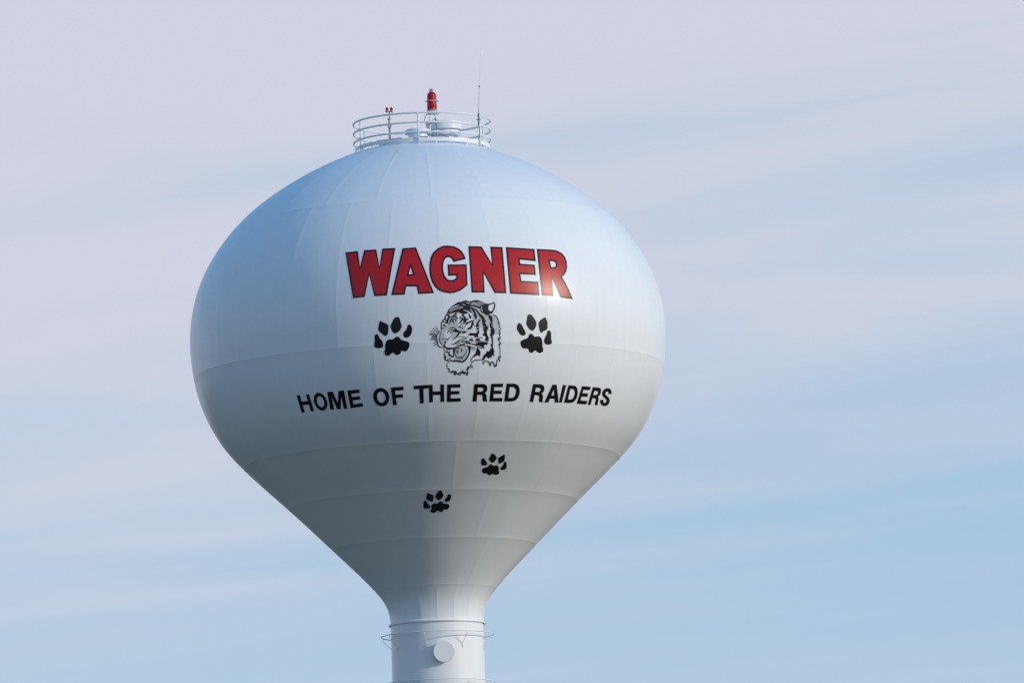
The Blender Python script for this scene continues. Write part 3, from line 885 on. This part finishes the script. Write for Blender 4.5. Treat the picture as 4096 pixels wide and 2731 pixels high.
LINES = [   # (view, width in that view's pixels, points)
    (C6, 45, [(1850, 310), (1950, 200), (2060, 70), (2200, -20), (2330, -60)]), (C6, 32, [(1960, 240), (2080, 285), (2200, 280)]),
    (C7, 30, [(100, 250), (180, 130), (300, 70)]), (C6, 42, [(1350, 340), (1470, 290), (1600, 270), (1720, 310), (1850, 420)]),
    (C6, 42, [(1300, 560), (1380, 430), (1560, 380), (1700, 400)]), (C6, 34, [(1440, 570), (1510, 490), (1640, 440)]),
    (C4, 38, [(990, 1568), (1010, 1400), (980, 1300), (1060, 1270), (1080, 1170), (1150, 1150), (1200, 1000), (1260, 880), (1340, 750), (1390, 640), (1550, 500), (1850, 270), (1980, 250), (2260, 160)]),
    (C4, 42, [(1060, 1290), (1150, 1290), (1290, 1370)]), (C4, 75, [(1250, 900), (1350, 930), (1380, 1000), (1300, 1250), (1370, 1370)]),
    (C4, 40, [(1210, 1060), (1210, 1180), (1290, 1260), (1340, 1350)]), (C4, 58, [(1060, 1440), (1140, 1440), (1220, 1520)]),
    (C4, 62, [(1780, 790), (1700, 900), (1640, 980)]), (C4, 58, [(1440, 1080), (1540, 1000), (1660, 980), (1790, 1050), (1820, 1170)]),
    (C4, 30, [(1500, 1110), (1390, 1270)]), (C4, 30, [(1530, 1130), (1460, 1280), (1410, 1390)]), (C4, 30, [(1570, 1150), (1540, 1300)]),
    (C4, 30, [(1620, 1130), (1625, 1260), (1650, 1370)]), (C4, 36, [(1640, 1080), (1710, 1140), (1760, 1240)]), (C4, 40, [(1490, 1120), (1580, 1090), (1650, 1110)]),
    (C4, 48, [(1960, 980), (1980, 1140)]), (C4, 75, [(2040, 960), (2110, 915), (2190, 960)]), (C4, 58, [(2060, 1010), (2080, 1110), (2030, 1220), (1910, 1360)]),
    (C4, 72, [(2170, 960), (2190, 1060), (2280, 1010)]), (C4, 64, [(2260, 1040), (2190, 1130), (2110, 1215)]), (C5, 75, [(310, 1110), (180, 1170), (60, 1240)]),
    (C5, 32, [(0, 1340), (200, 1250)]), (C5, 60, [(80, 1370), (350, 1290), (560, 1180)]),
    (C6, 34, [(1000, 380), (880, 460), (850, 540), (760, 650), (750, 760), (770, 900), (790, 1060), (830, 1190), (900, 1260), (1100, 1300), (1170, 1290)]),
    (C6, 30, [(1010, 430), (930, 600), (900, 800), (900, 950), (980, 1100), (1150, 1200)]), (C6, 34, [(1000, 60), (990, 250), (1020, 320), (1200, 290)]),
    (C6, 38, [(990, 280), (1010, 370)]), (C6, 27, [(910, 870), (1000, 880), (1150, 840), (1300, 855), (1380, 830), (1460, 720)]),
    (C6, 55, [(1170, 1100), (1180, 1250), (1280, 1330), (1560, 1335), (1960, 1310)]), (C6, 42, [(1090, 1210), (1180, 1290)]),
    (C6, 42, [(1490, 1120), (1620, 1120), (1800, 1020), (1950, 920), (2200, 850), (2350, 840)]), (C6, 27, [(1830, 790), (2050, 740), (2200, 760), (2340, 830)]),
    (C6, 24, [(670, 210), (780, 330), (850, 500)]), (C6, 24, [(520, 310), (640, 360), (800, 590)]), (C6, 24, [(400, 455), (540, 470), (740, 680)]),
    (C6, 24, [(360, 590), (460, 570), (600, 620), (740, 710)]), (C6, 24, [(340, 650), (470, 630), (640, 710), (740, 740)]), (C6, 30, [(480, 780), (540, 740), (740, 750)]),
    (C6, 24, [(410, 870), (500, 820), (740, 820)]), (C6, 24, [(410, 945), (560, 880), (760, 870)]), (C6, 24, [(620, 1000), (680, 940), (770, 930)]),
    (C6, 24, [(560, 1115), (650, 1030), (780, 1000)]), (C6, 28, [(620, 1230), (690, 1130), (790, 1090)]),
    (C6, 30, [(1700, 1090), (2000, 1140), (2350, 1230)]), (C6, 26, [(1800, 1030), (2350, 1010)]), (C6, 24, [(2020, 970), (2350, 955)]), (C6, 42, [(1700, 1235), (2000, 1200), (2300, 1060)]),
    (C7, 30, [(0, 960), (400, 970), (900, 960), (1250, 1000)]), (C7, 36, [(0, 1110), (300, 1080), (700, 1180), (1050, 1300), (1200, 1350)]), (C7, 30, [(240, 1180), (500, 1280), (760, 1370)]),
    (C7, 24, [(450, 1360), (640, 1450)]), (C7, 50, [(200, 1040), (420, 1060)]), (C7, 40, [(420, 1100), (720, 1160)]), (C7, 60, [(250, 1230), (420, 1310)]),
    (C8, 16, [(120, 20), (180, 120), (265, 172), (240, 80), (220, 30)]), (C8, 17, [(510, 40), (560, 110), (620, 190), (625, 90), (620, 10)]), (C8, 16, [(330, 320), (380, 430), (440, 460)]),
    (C8, 16, [(690, 440), (720, 320), (770, 360), (765, 450)]), (C8, 20, [(540, 200), (540, 270), (590, 340), (710, 345), (780, 335), (850, 250), (920, 170), (945, 30)]),
    (C8, 18, [(480, 420), (640, 420)]), (C8, 22, [(330, 462), (760, 462)]), (C8, 16, [(230, 60), (430, 50)]), (C8, 26, [(740, 30), (770, 150)]),
    (C8, 22, [(190, 130), (150, 230), (180, 230), (160, 350), (220, 300), (180, 430), (310, 400), (260, 460), (370, 470)]), (C8, 27, [(340, 80), (300, 200), (330, 180), (310, 270), (370, 250), (430, 340)]),
    (C8, 23, [(350, 480), (270, 550), (240, 620), (260, 650), (290, 740), (330, 720), (320, 820), (410, 830), (400, 880), (470, 800), (530, 950), (540, 810), (620, 930), (670, 860), (720, 880), (690, 960), (760, 850), (790, 780), (800, 880), (850, 830), (840, 920), (900, 850), (950, 960), (970, 820), (930, 760), (970, 740), (940, 700), (1010, 740), (980, 650), (1100, 690), (1060, 580), (1110, 610), (1170, 730)]),
    (C8, 23, [(1100, 560), (1130, 490), (1200, 440), (1320, 435), (1460, 410)]),
    (C8, 21, [(1460, 430), (1520, 570), (1550, 460), (1700, 500), (1755, 630), (1790, 490), (1870, 540), (1915, 670), (1960, 560), (1965, 640), (1990, 440), (2050, 410), (2085, 480), (2040, 310), (2110, 350), (2090, 180), (2095, 0)]),
    (C7, 30, [(1960, 1568), (1960, 1400), (1900, 1100), (1980, 1150), (1930, 960), (1870, 900), (1870, 790), (1970, 870), (1940, 640), (1910, 560), (1970, 600), (1930, 420), (1970, 380), (1960, 250), (1930, 150), (1940, 50), (1870, -80)]),
    (C5, 32, [(1950, 1480), (1860, 1290), (1870, 1200), (1780, 1010), (1550, 860)]),
]
PALE = [    # pale shapes and strokes lying over the black
    ('w', T2, None, [(1265, 200), (1290, 180), (1330, 170), (1358, 150), (1360, 200), (1345, 260), (1320, 295), (1290, 298), (1268, 280), (1258, 240)]),
    ('w', T2, 9, [(1142, 212), (1130, 255), (1155, 305)]),
    ('w', T2, 10, [(535, 305), (590, 235), (650, 205), (730, 188)]), ('w', T2, 9, [(550, 325), (620, 272), (700, 244), (760, 246)]), ('w', T2, 6, [(560, 290), (640, 228), (710, 212)]),
    ('g', T2, None, [(765, 165), (800, 166), (848, 192), (808, 186)]), ('g', T2, None, [(718, 210), (770, 212), (800, 235), (757, 234)]), ('g', T2, None, [(840, 137), (880, 135), (915, 150), (900, 166)]),
    ('g', T2, 14, [(930, 158), (1000, 140), (1060, 158), (1150, 190)]), ('g', T2, 17, [(930, 178), (1000, 168), (1060, 192), (1110, 208)]), ('g', T2, 15, [(1058, 127), (1110, 140), (1185, 168)]),
    ('g', T2, 15, [(922, 218), (990, 222), (1060, 250), (1112, 282)]), ('g', T2, 15, [(802, 268), (850, 292), (900, 304), (945, 335)]), ('g', T2, 13, [(930, 252), (952, 290), (968, 335)]),
    ('w', C6, None, [(2085 + 100 * math.cos(a), 170 + 92 * math.sin(a)) for a in np.linspace(0, 2 * math.pi, 17)[:-1]]),
    ('w', C7, 20, [(0, 640), (300, 470), (700, 290), (860, 240), (1180, 200)]), ('w', C7, 20, [(180, 610), (500, 460), (900, 370), (1140, 330)]),
    ('w', C7, 22, [(0, 910), (300, 840), (600, 790), (850, 770), (960, 790)]), ('w', C7, 18, [(300, 985), (900, 985), (1250, 1030)]), ('w', C7, 22, [(730, 1190), (1040, 1290)]),
    ('w', C6, 24, [(1880, 690), (2150, 420), (2300, 270)]), ('w', C6, 22, [(1890, 640), (2050, 500)]), ('w', C7, None, [(240, 640), (340, 690), (600, 690), (610, 750), (400, 770), (240, 720)]),
    ('w', C7, None, [(720, 1010), (780, 1040), (750, 1080)]),
    ('w', C8, 12, [(490, 430), (640, 436)]),
]
emblem = coat('tiger_head_emblem', [fill([tr(*T2, HEAD)], 8)], 'emblem_white', tower, 0.0045)
emblem['label'] = 'roaring tiger head painted in black, grey and white'
for i, (Zt, L) in enumerate(GREY):
    coat('grey_shading', [fill([[tuple(p) for p in catmull(tr(*Zt, L), 4, closed=True)]], 8)], 'grey', emblem, 0.007 + i * 0.0001)
for i, (Zt, L) in enumerate(BLACK):
    coat('black_marking', [fill([tr(*Zt, L)], 8)], 'ink', emblem, 0.009 + i * 0.00008)
for i, (Zt, w, L) in enumerate(LINES):
    coat('ink_line', [ribbon(tr(*Zt, L), w * 1.35 / Zt[2], 2.5)], 'ink', emblem, 0.011 + i * 0.00006)
for i, (k, Zt, w, L) in enumerate(PALE):
    part = fill([tr(*Zt, L)], 8) if w is None else ribbon(tr(*Zt, L), w * 1.1 / Zt[2], 2.5)
    coat('pale_highlight', [part], 'grey' if k == 'g' else 'emblem_white', emblem, 0.0175 + i * 0.00006)
coat('pupil', [fill([tr(*C6, [(2090 + 40 * math.cos(a), 158 + 40 * math.sin(a)) for a in np.linspace(0, 2 * math.pi, 13)[:-1]])], 8)], 'ink', emblem, 0.021)

# ------------------------------------------------------------------ roof railing
_top = TZ > 40
roof_z = lambda r: float(np.interp(r, TR[_top][::-1], TZ[_top][::-1]))
RR = 2.335
RX = 0.02
rail = thing('guard_railing', 'white three-rail pipe railing circling the crown of the tank roof', 'railing', (0, 0, 45.72))
CIRC = np.linspace(0, 2 * math.pi, 97)[:-1]
for zr in (46.715, 46.388, 46.06):
    MB().tube([(RX + RR * math.sin(a), -RR * math.cos(a), zr) for a in CIRC], 0.031, 10, closed=True).build('rail', 'trim', rail)
for k in range(6):
    a = math.radians(-3 + 60 * k)
    x, y = RX + (RR + 0.012) * math.sin(a), -(RR + 0.012) * math.cos(a)
    MB().tube([(x, y, roof_z(RR) - 0.02), (x, y, 46.715)], 0.028, 10).build('post', 'trim', rail)
kick = MB()
n = 96
for r0, r1, z0, z1 in ((RR - 0.03, RR - 0.03, 45.745, 45.875), (RR - 0.04, RR - 0.04, 45.745, 45.875)):
    kick.add([(RX + r * math.sin(a), -r * math.cos(a), z) for r, z in ((r0, z0), (r1, z1)) for a in CIRC],
             [(i, (i + 1) % n, n + (i + 1) % n, n + i) for i in range(n)])
kick.add([(RX + r * math.sin(a), -r * math.cos(a), 45.875) for r in (RR - 0.03, RR - 0.04) for a in CIRC], [(i, (i + 1) % n, n + (i + 1) % n, n + i) for i in range(n)])
kick.add([(RX + r * math.sin(a), -r * math.cos(a), 45.745) for r in (RR - 0.03, RR - 0.04) for a in CIRC], [(i, (i + 1) % n, n + (i + 1) % n, n + i) for i in range(n)])
kick.build('kick_plate', 'trim', rail)
for k in range(12):
    a = math.radians(-18 + 30 * k)
    x, y = RX + (RR - 0.055) * math.sin(a), -(RR - 0.055) * math.cos(a)
    MB().box((x, y, (45.80 + roof_z(RR - 0.055) - 0.02) / 2), (0.05, 0.03, 45.80 - roof_z(RR - 0.055) + 0.02), a).build('kick_plate_clip', 'trim', rail, smooth=False)

# ------------------------------------------------------------------ roof vent: stepped mushroom
P = at(1776.3, 505, 0.15)
vx, vy = float(P[0]), 0.15
tz = float(at(1776.3, 480, vy - 0.62)[2])
vent = thing('roof_vent', 'wide white mushroom-shaped roof vent with stepped drums', 'roof vent', (vx, vy, roof_z(math.hypot(vx, vy))))
MB().lathe([(0, tz + 0.03), (0.4, tz + 0.015), (0.612, tz), (0.62, tz - 0.012), (0.62, tz - 0.275), (0.60, tz - 0.275), (0.60, tz - 0.26), (0.525, tz - 0.25)], c=(vx, vy, 0), n=64).build('cap', 'trim', vent)
MB().lathe([(0.525, tz - 0.20), (0.525, tz - 0.455), (0.50, tz - 0.47), (0.33, tz - 0.46)], c=(vx, vy, 0), n=64).build('drum', 'trim', vent)
MB().lathe([(0.335, tz - 0.40), (0.335, roof_z(math.hypot(vx, vy)) - 0.1)], c=(vx, vy, 0), n=48).build('neck', 'trim', vent)

# ------------------------------------------------------------------ small round hatch with a lid handle
hy = -0.55
hx = float(at(1671, 530, hy)[0])
hz = float(at(1671, 513, hy - 0.44)[2])
hb = roof_z(math.hypot(hx, hy))
hatch = thing('roof_hatch', 'small round white roof hatch with a bent handle on its lid', 'hatch', (hx, hy, hb))
lid = MB().lathe([(0, hz + 0.05), (0.25, hz + 0.035), (0.40, hz + 0.01), (0.438, hz - 0.02), (0.44, hz - 0.13), (0.425, hz - 0.13), (0.33, hz - 0.12)], c=(hx, hy, 0), n=64).build('lid', 'trim', hatch)
MB().lathe([(0.33, hz - 0.07), (0.33, hb - 0.1)], c=(hx, hy, 0), n=48).build('neck', 'trim', hatch)
hc = hx - 0.19
MB().tube([(hc - 0.07, hy - .1, hz), (hc - 0.07, hy - .1, hz + 0.09), (hc + 0.07, hy - .08, hz + 0.10), (hc + 0.075, hy - .08, hz)], 0.009, 6).build('handle', 'trim', lid, base=(hx, hy, hb))

# ------------------------------------------------------------------ flat equipment box with overhanging lid, hinge bar in front
ex, ey = -0.83, -1.05
bt = float(at(1606, 549, -1.75)[2])
th = math.radians(-33.4)
bz = roof_z(math.hypot(ex, ey))
box = thing('access_box', 'low square white steel box with overhanging lid at the foot of the twin lamp pole', 'access box', (ex, ey, bz))
MB().box((ex, ey, bt - 0.035), (1.02, 1.02, 0.07), th).build('lid', 'trim', box, smooth=False)
MB().box((ex, ey, (bt - 0.07 + bz - 0.25) / 2), (0.90, 0.90, bt - 0.07 - bz + 0.25), th).build('body', 'trim', box, smooth=False)
ct, st = math.cos(th), math.sin(th)


def bx(u, v, z):
    return (ex + u * ct - v * st, ey + u * st + v * ct, z)


MB().tube([bx(-0.30, -0.44, bt - 0.12), bx(-0.30, -0.56, bt - 0.13), bx(0.28, -0.56, bt - 0.13), bx(0.28, -0.44, bt - 0.12)], 0.013, 6).build('hinge_bar', 'trim', box)
for u in (-0.30, 0.28):
    MB().box(bx(u, -0.53, bt - 0.08), (0.04, 0.05, 0.10), th).build('hinge', 'trim', box, smooth=False)

# ------------------------------------------------------------------ big red beacon on its stand
by = -0.30
B0 = at(1728.6, 449, by)
bxx, bzz = float(B0[0]), float(B0[2])
bb = roof_z(math.hypot(bxx, by))
bea = thing('warning_beacon', 'large red glass warning beacon on a white pipe stand', 'beacon', (bxx, by, bb))
sm = lambda pts, st_=0.02: [tuple(p) for p in catmull(pts, st_)]
MB().box((bxx + 0.03, by, bzz - 0.055), (0.40, 0.40, 0.03), 0.2).build('stand_plate', 'trim', bea, smooth=False)
for dx, dy in ((-0.085, -0.12), (0.115, -0.12), (-0.085, 0.12), (0.115, 0.12)):
    x, y = bxx + dx, by + dy
    MB().tube([(x, y, roof_z(math.hypot(x, y)) - 0.03), (x, y, bzz - 0.06)], 0.027, 10).build('stand_leg', 'trim', bea)
hb0 = MB().lathe([(0.0, -0.042), (0.165, -0.042), (0.17, -0.02), (0.17, 0.035), (0.182, 0.04), (0.182, 0.07), (0.15, 0.075)], c=(bxx, by, bzz), n=40).build('lamp_base', 'alu', bea)
lens = MB()
lp = [(0.165, 0.06), (0.166, 0.19), (0.171, 0.20), (0.171, 0.215), (0.166, 0.225), (0.163, 0.36), (0.160, 0.40), (0.158, 0.56), (0.152, 0.60), (0.135, 0.64), (0.105, 0.672), (0.07, 0.685), (0.0, 0.688)]
n = 40
lens.v = [(bxx + r * math.cos(2 * math.pi * i / n), by + r * math.sin(2 * math.pi * i / n), bzz + h) for r, h in lp for i in range(n)]
lens.f = [(j * n + i, j * n + (i + 1) % n, (j + 1) * n + (i + 1) % n, (j + 1) * n + i) for j in range(len(lp) - 1) for i in range(n)]
lo = lens.build('red_lens', 'lens', bea)
MB().lathe([(0.0, 0.08), (0.055, 0.08), (0.055, 0.20), (0.03, 0.22), (0.03, 0.36), (0.055, 0.40), (0.055, 0.62), (0, 0.64)], c=(bxx, by, bzz), n=24).build('lamp_core', 'core', lo, base=(bxx, by, bb))
MB().lathe([(0.160, 0.365), (0.182, 0.365), (0.186, 0.38), (0.182, 0.398), (0.160, 0.398)], c=(bxx, by, bzz), n=40).build('clamp_ring', 'alu', bea)
for sgn in (-1, 1):
    MB().box((bxx + sgn * 0.205, by - 0.01, bzz + 0.374), (0.05, 0.035, 0.03), 0).box((bxx + sgn * 0.222, by - 0.01, bzz + 0.36), (0.015, 0.03, 0.05), 0).build('clamp_lug', 'galv', bea, smooth=False)
MB().lathe([(0.072, 0.665), (0.070, 0.79), (0.062, 0.80), (0, 0.80)], c=(bxx, by, bzz), n=28).build('top_cap', 'alu', bea)

# ------------------------------------------------------------------ twin obstruction light on a pole
oy = -1.10
O0 = at(1559.5, 553, oy)
ox = float(O0[0])
zo = lambda py: float(at(1559.5, py, oy)[2])
obl = thing('obstruction_light', 'pair of small red obstruction lamps on a thin grey pole', 'obstruction light', (ox, oy, bt))
MB().tube([(ox - 0.02, oy, bt), (ox - 0.02, oy, zo(508))], 0.020, 10).build('pole', 'galv', obl)
MB().tube([(ox + 0.018, oy - 0.01, bt), (ox + 0.018, oy - 0.01, zo(508))], 0.014, 8).build('conduit', 'dark', obl)
MB().box((ox, oy, (zo(502) + zo(509)) / 2), (0.125, 0.09, zo(502) - zo(509)), 0.2).build('junction_box', 'galv', obl, smooth=False)
MB().lathe([(0.055, zo(502)), (0.062, zo(499)), (0.05, zo(494)), (0.036, zo(490)), (0.036, zo(482)), (0.045, zo(478)), (0.045, zo(477))], c=(ox, oy, 0), n=20).build('flasher_housing', 'galv', obl)
MB().lathe([(0, zo(477)), (0.075, zo(477)), (0.075, zo(474.5)), (0.02, zo(473))], c=(ox, oy, 0), n=24).build('drip_disc', 'galv', obl)
MB().tube([(ox + 0.005, oy, zo(474)), (ox + 0.005, oy, zo(449))], 0.015, 8).build('upper_pole', 'dark', obl)
MB().tube([(ox - 0.075, oy, zo(447.5)), (ox + 0.085, oy, zo(448.5))], 0.016, 8).build('cross_arm', 'dark', obl)
for dx in (-0.067, 0.082):
    x = ox + dx
    zb = zo(449)
    MB().lathe([(0, -0.01), (0.045, -0.01), (0.06, 0.025), (0.06, 0.045), (0.04, 0.05)], c=(x, oy, zb), n=20).build('lamp_base', 'galv', obl)
    n = 20
    lp = [(0.05, 0.045), (0.05, 0.10), (0.047, 0.13), (0.036, 0.155), (0.018, 0.167), (0, 0.169)]
    d = MB()
    d.v = [(x + r * math.cos(2 * math.pi * i / n), oy + r * math.sin(2 * math.pi * i / n), zb + h) for r, h in lp for i in range(n)]
    d.f = [(j * n + i, j * n + (i + 1) % n, (j + 1) * n + (i + 1) % n, (j + 1) * n + i) for j in range(len(lp) - 1) for i in range(n)]
    dome = d.build('red_dome', 'lens', obl)
    MB().lathe([(0.02, 0.05), (0.02, 0.12), (0, 0.125)], c=(x, oy, zb), n=12).build('lamp_core', 'core', dome, base=(ox, oy, bt))

# ------------------------------------------------------------------ whip antenna clamped to the railing
aa = math.radians(54.5)
ay = -(RR + 0.05) * math.cos(aa)
ant = thing('whip_antenna', 'thin grey whip antenna clamped upright to the white railing', 'antenna', (float(at(1914, 470, ay)[0]), ay, float(at(1914, 470, ay)[2])))
w1 = lambda x, y: tuple(at(x, y, ay))
MB().tube([w1(1914.5, 500), w1(1914.3, 470), w1(1914.4, 454)], 0.020, 8).build('mount', 'dark', ant)
MB().tube([w1(1914.4, 456), w1(1915.2, 420), w1(1916.6, 344)], [0.013, 0.011, 0.009], 8).build('mast', 'pale_rod', ant)
MB().tube([w1(1916.5, 350), w1(1916.8, 342)], 0.018, 8).build('coil', 'dark', ant)
MB().tube([w1(1916.8, 342), w1(1922.7, 211)], [0.0030, 0.002], 6).build('whip', 'pale_rod', ant)
MB().tube([w1(1914, 461), w1(1977, 464)], 0.0025, 6).build('ground_radial', 'pale_rod', ant)
MB().box(w1(1914.5, 478), (0.06, 0.14, 0.04), aa).build('clamp', 'galv', ant, smooth=False)

# ------------------------------------------------------------------ cables


def cable(label, pts, r=0.011):
    pts = [np.array(p, float) for p in pts]
    t = thing('power_cable', label, 'cable', tuple(pts[-1]), 'loose cables on the tower roof')
    MB().tube(catmull(pts, 0.05), r, 6).build('cable_run', 'cable', t)


q2 = lambda x, y, Y: at(1680 + x / 7.84, 420 + y / 7.84, Y)
yy = by - 0.16
cable('black cable hanging in a loop below the beacon stand', [q2(205, 285, yy), q2(150, 420, yy), q2(150, 540, yy), q2(230, 630, yy), q2(310, 600, yy), q2(380, 510, yy), q2(460, 430, yy), q2(515, 460, yy), q2(515, 600, yy), q2(515, 800, yy), q2(520, 1000, yy)])
rc = lambda x, y: (x, y, roof_z(math.hypot(x, y)) + 0.014)
cable('black cable running from the beacon stand over the roof towards the antenna', [q2(600, 900, by - 0.1), q2(760, 960, by - 0.2), q2(920, 1015, by - 0.3), q2(1090, 1040, by - 0.4), q2(1290, 1090, by - 0.5), rc(1.25, -0.9)])
cable('black cable lying between the round hatch and the beacon stand', [q2(-100, 960, hy - 0.5), q2(20, 990, hy - 0.5), q2(120, 1000, hy - 0.45), q2(240, 985, hy - 0.4), q2(290, 920, hy - 0.3), q2(400, 960, by - 0.1)])
cable('black cable dropping from the whip antenna to the roof', [w1(1914, 498), q2(1850, 620, ay), q2(1868, 800, ay), q2(1868, 950, ay + 0.02), q2(1830, 1060, ay + 0.15), q2(1750, 1165, ay + 0.3)])
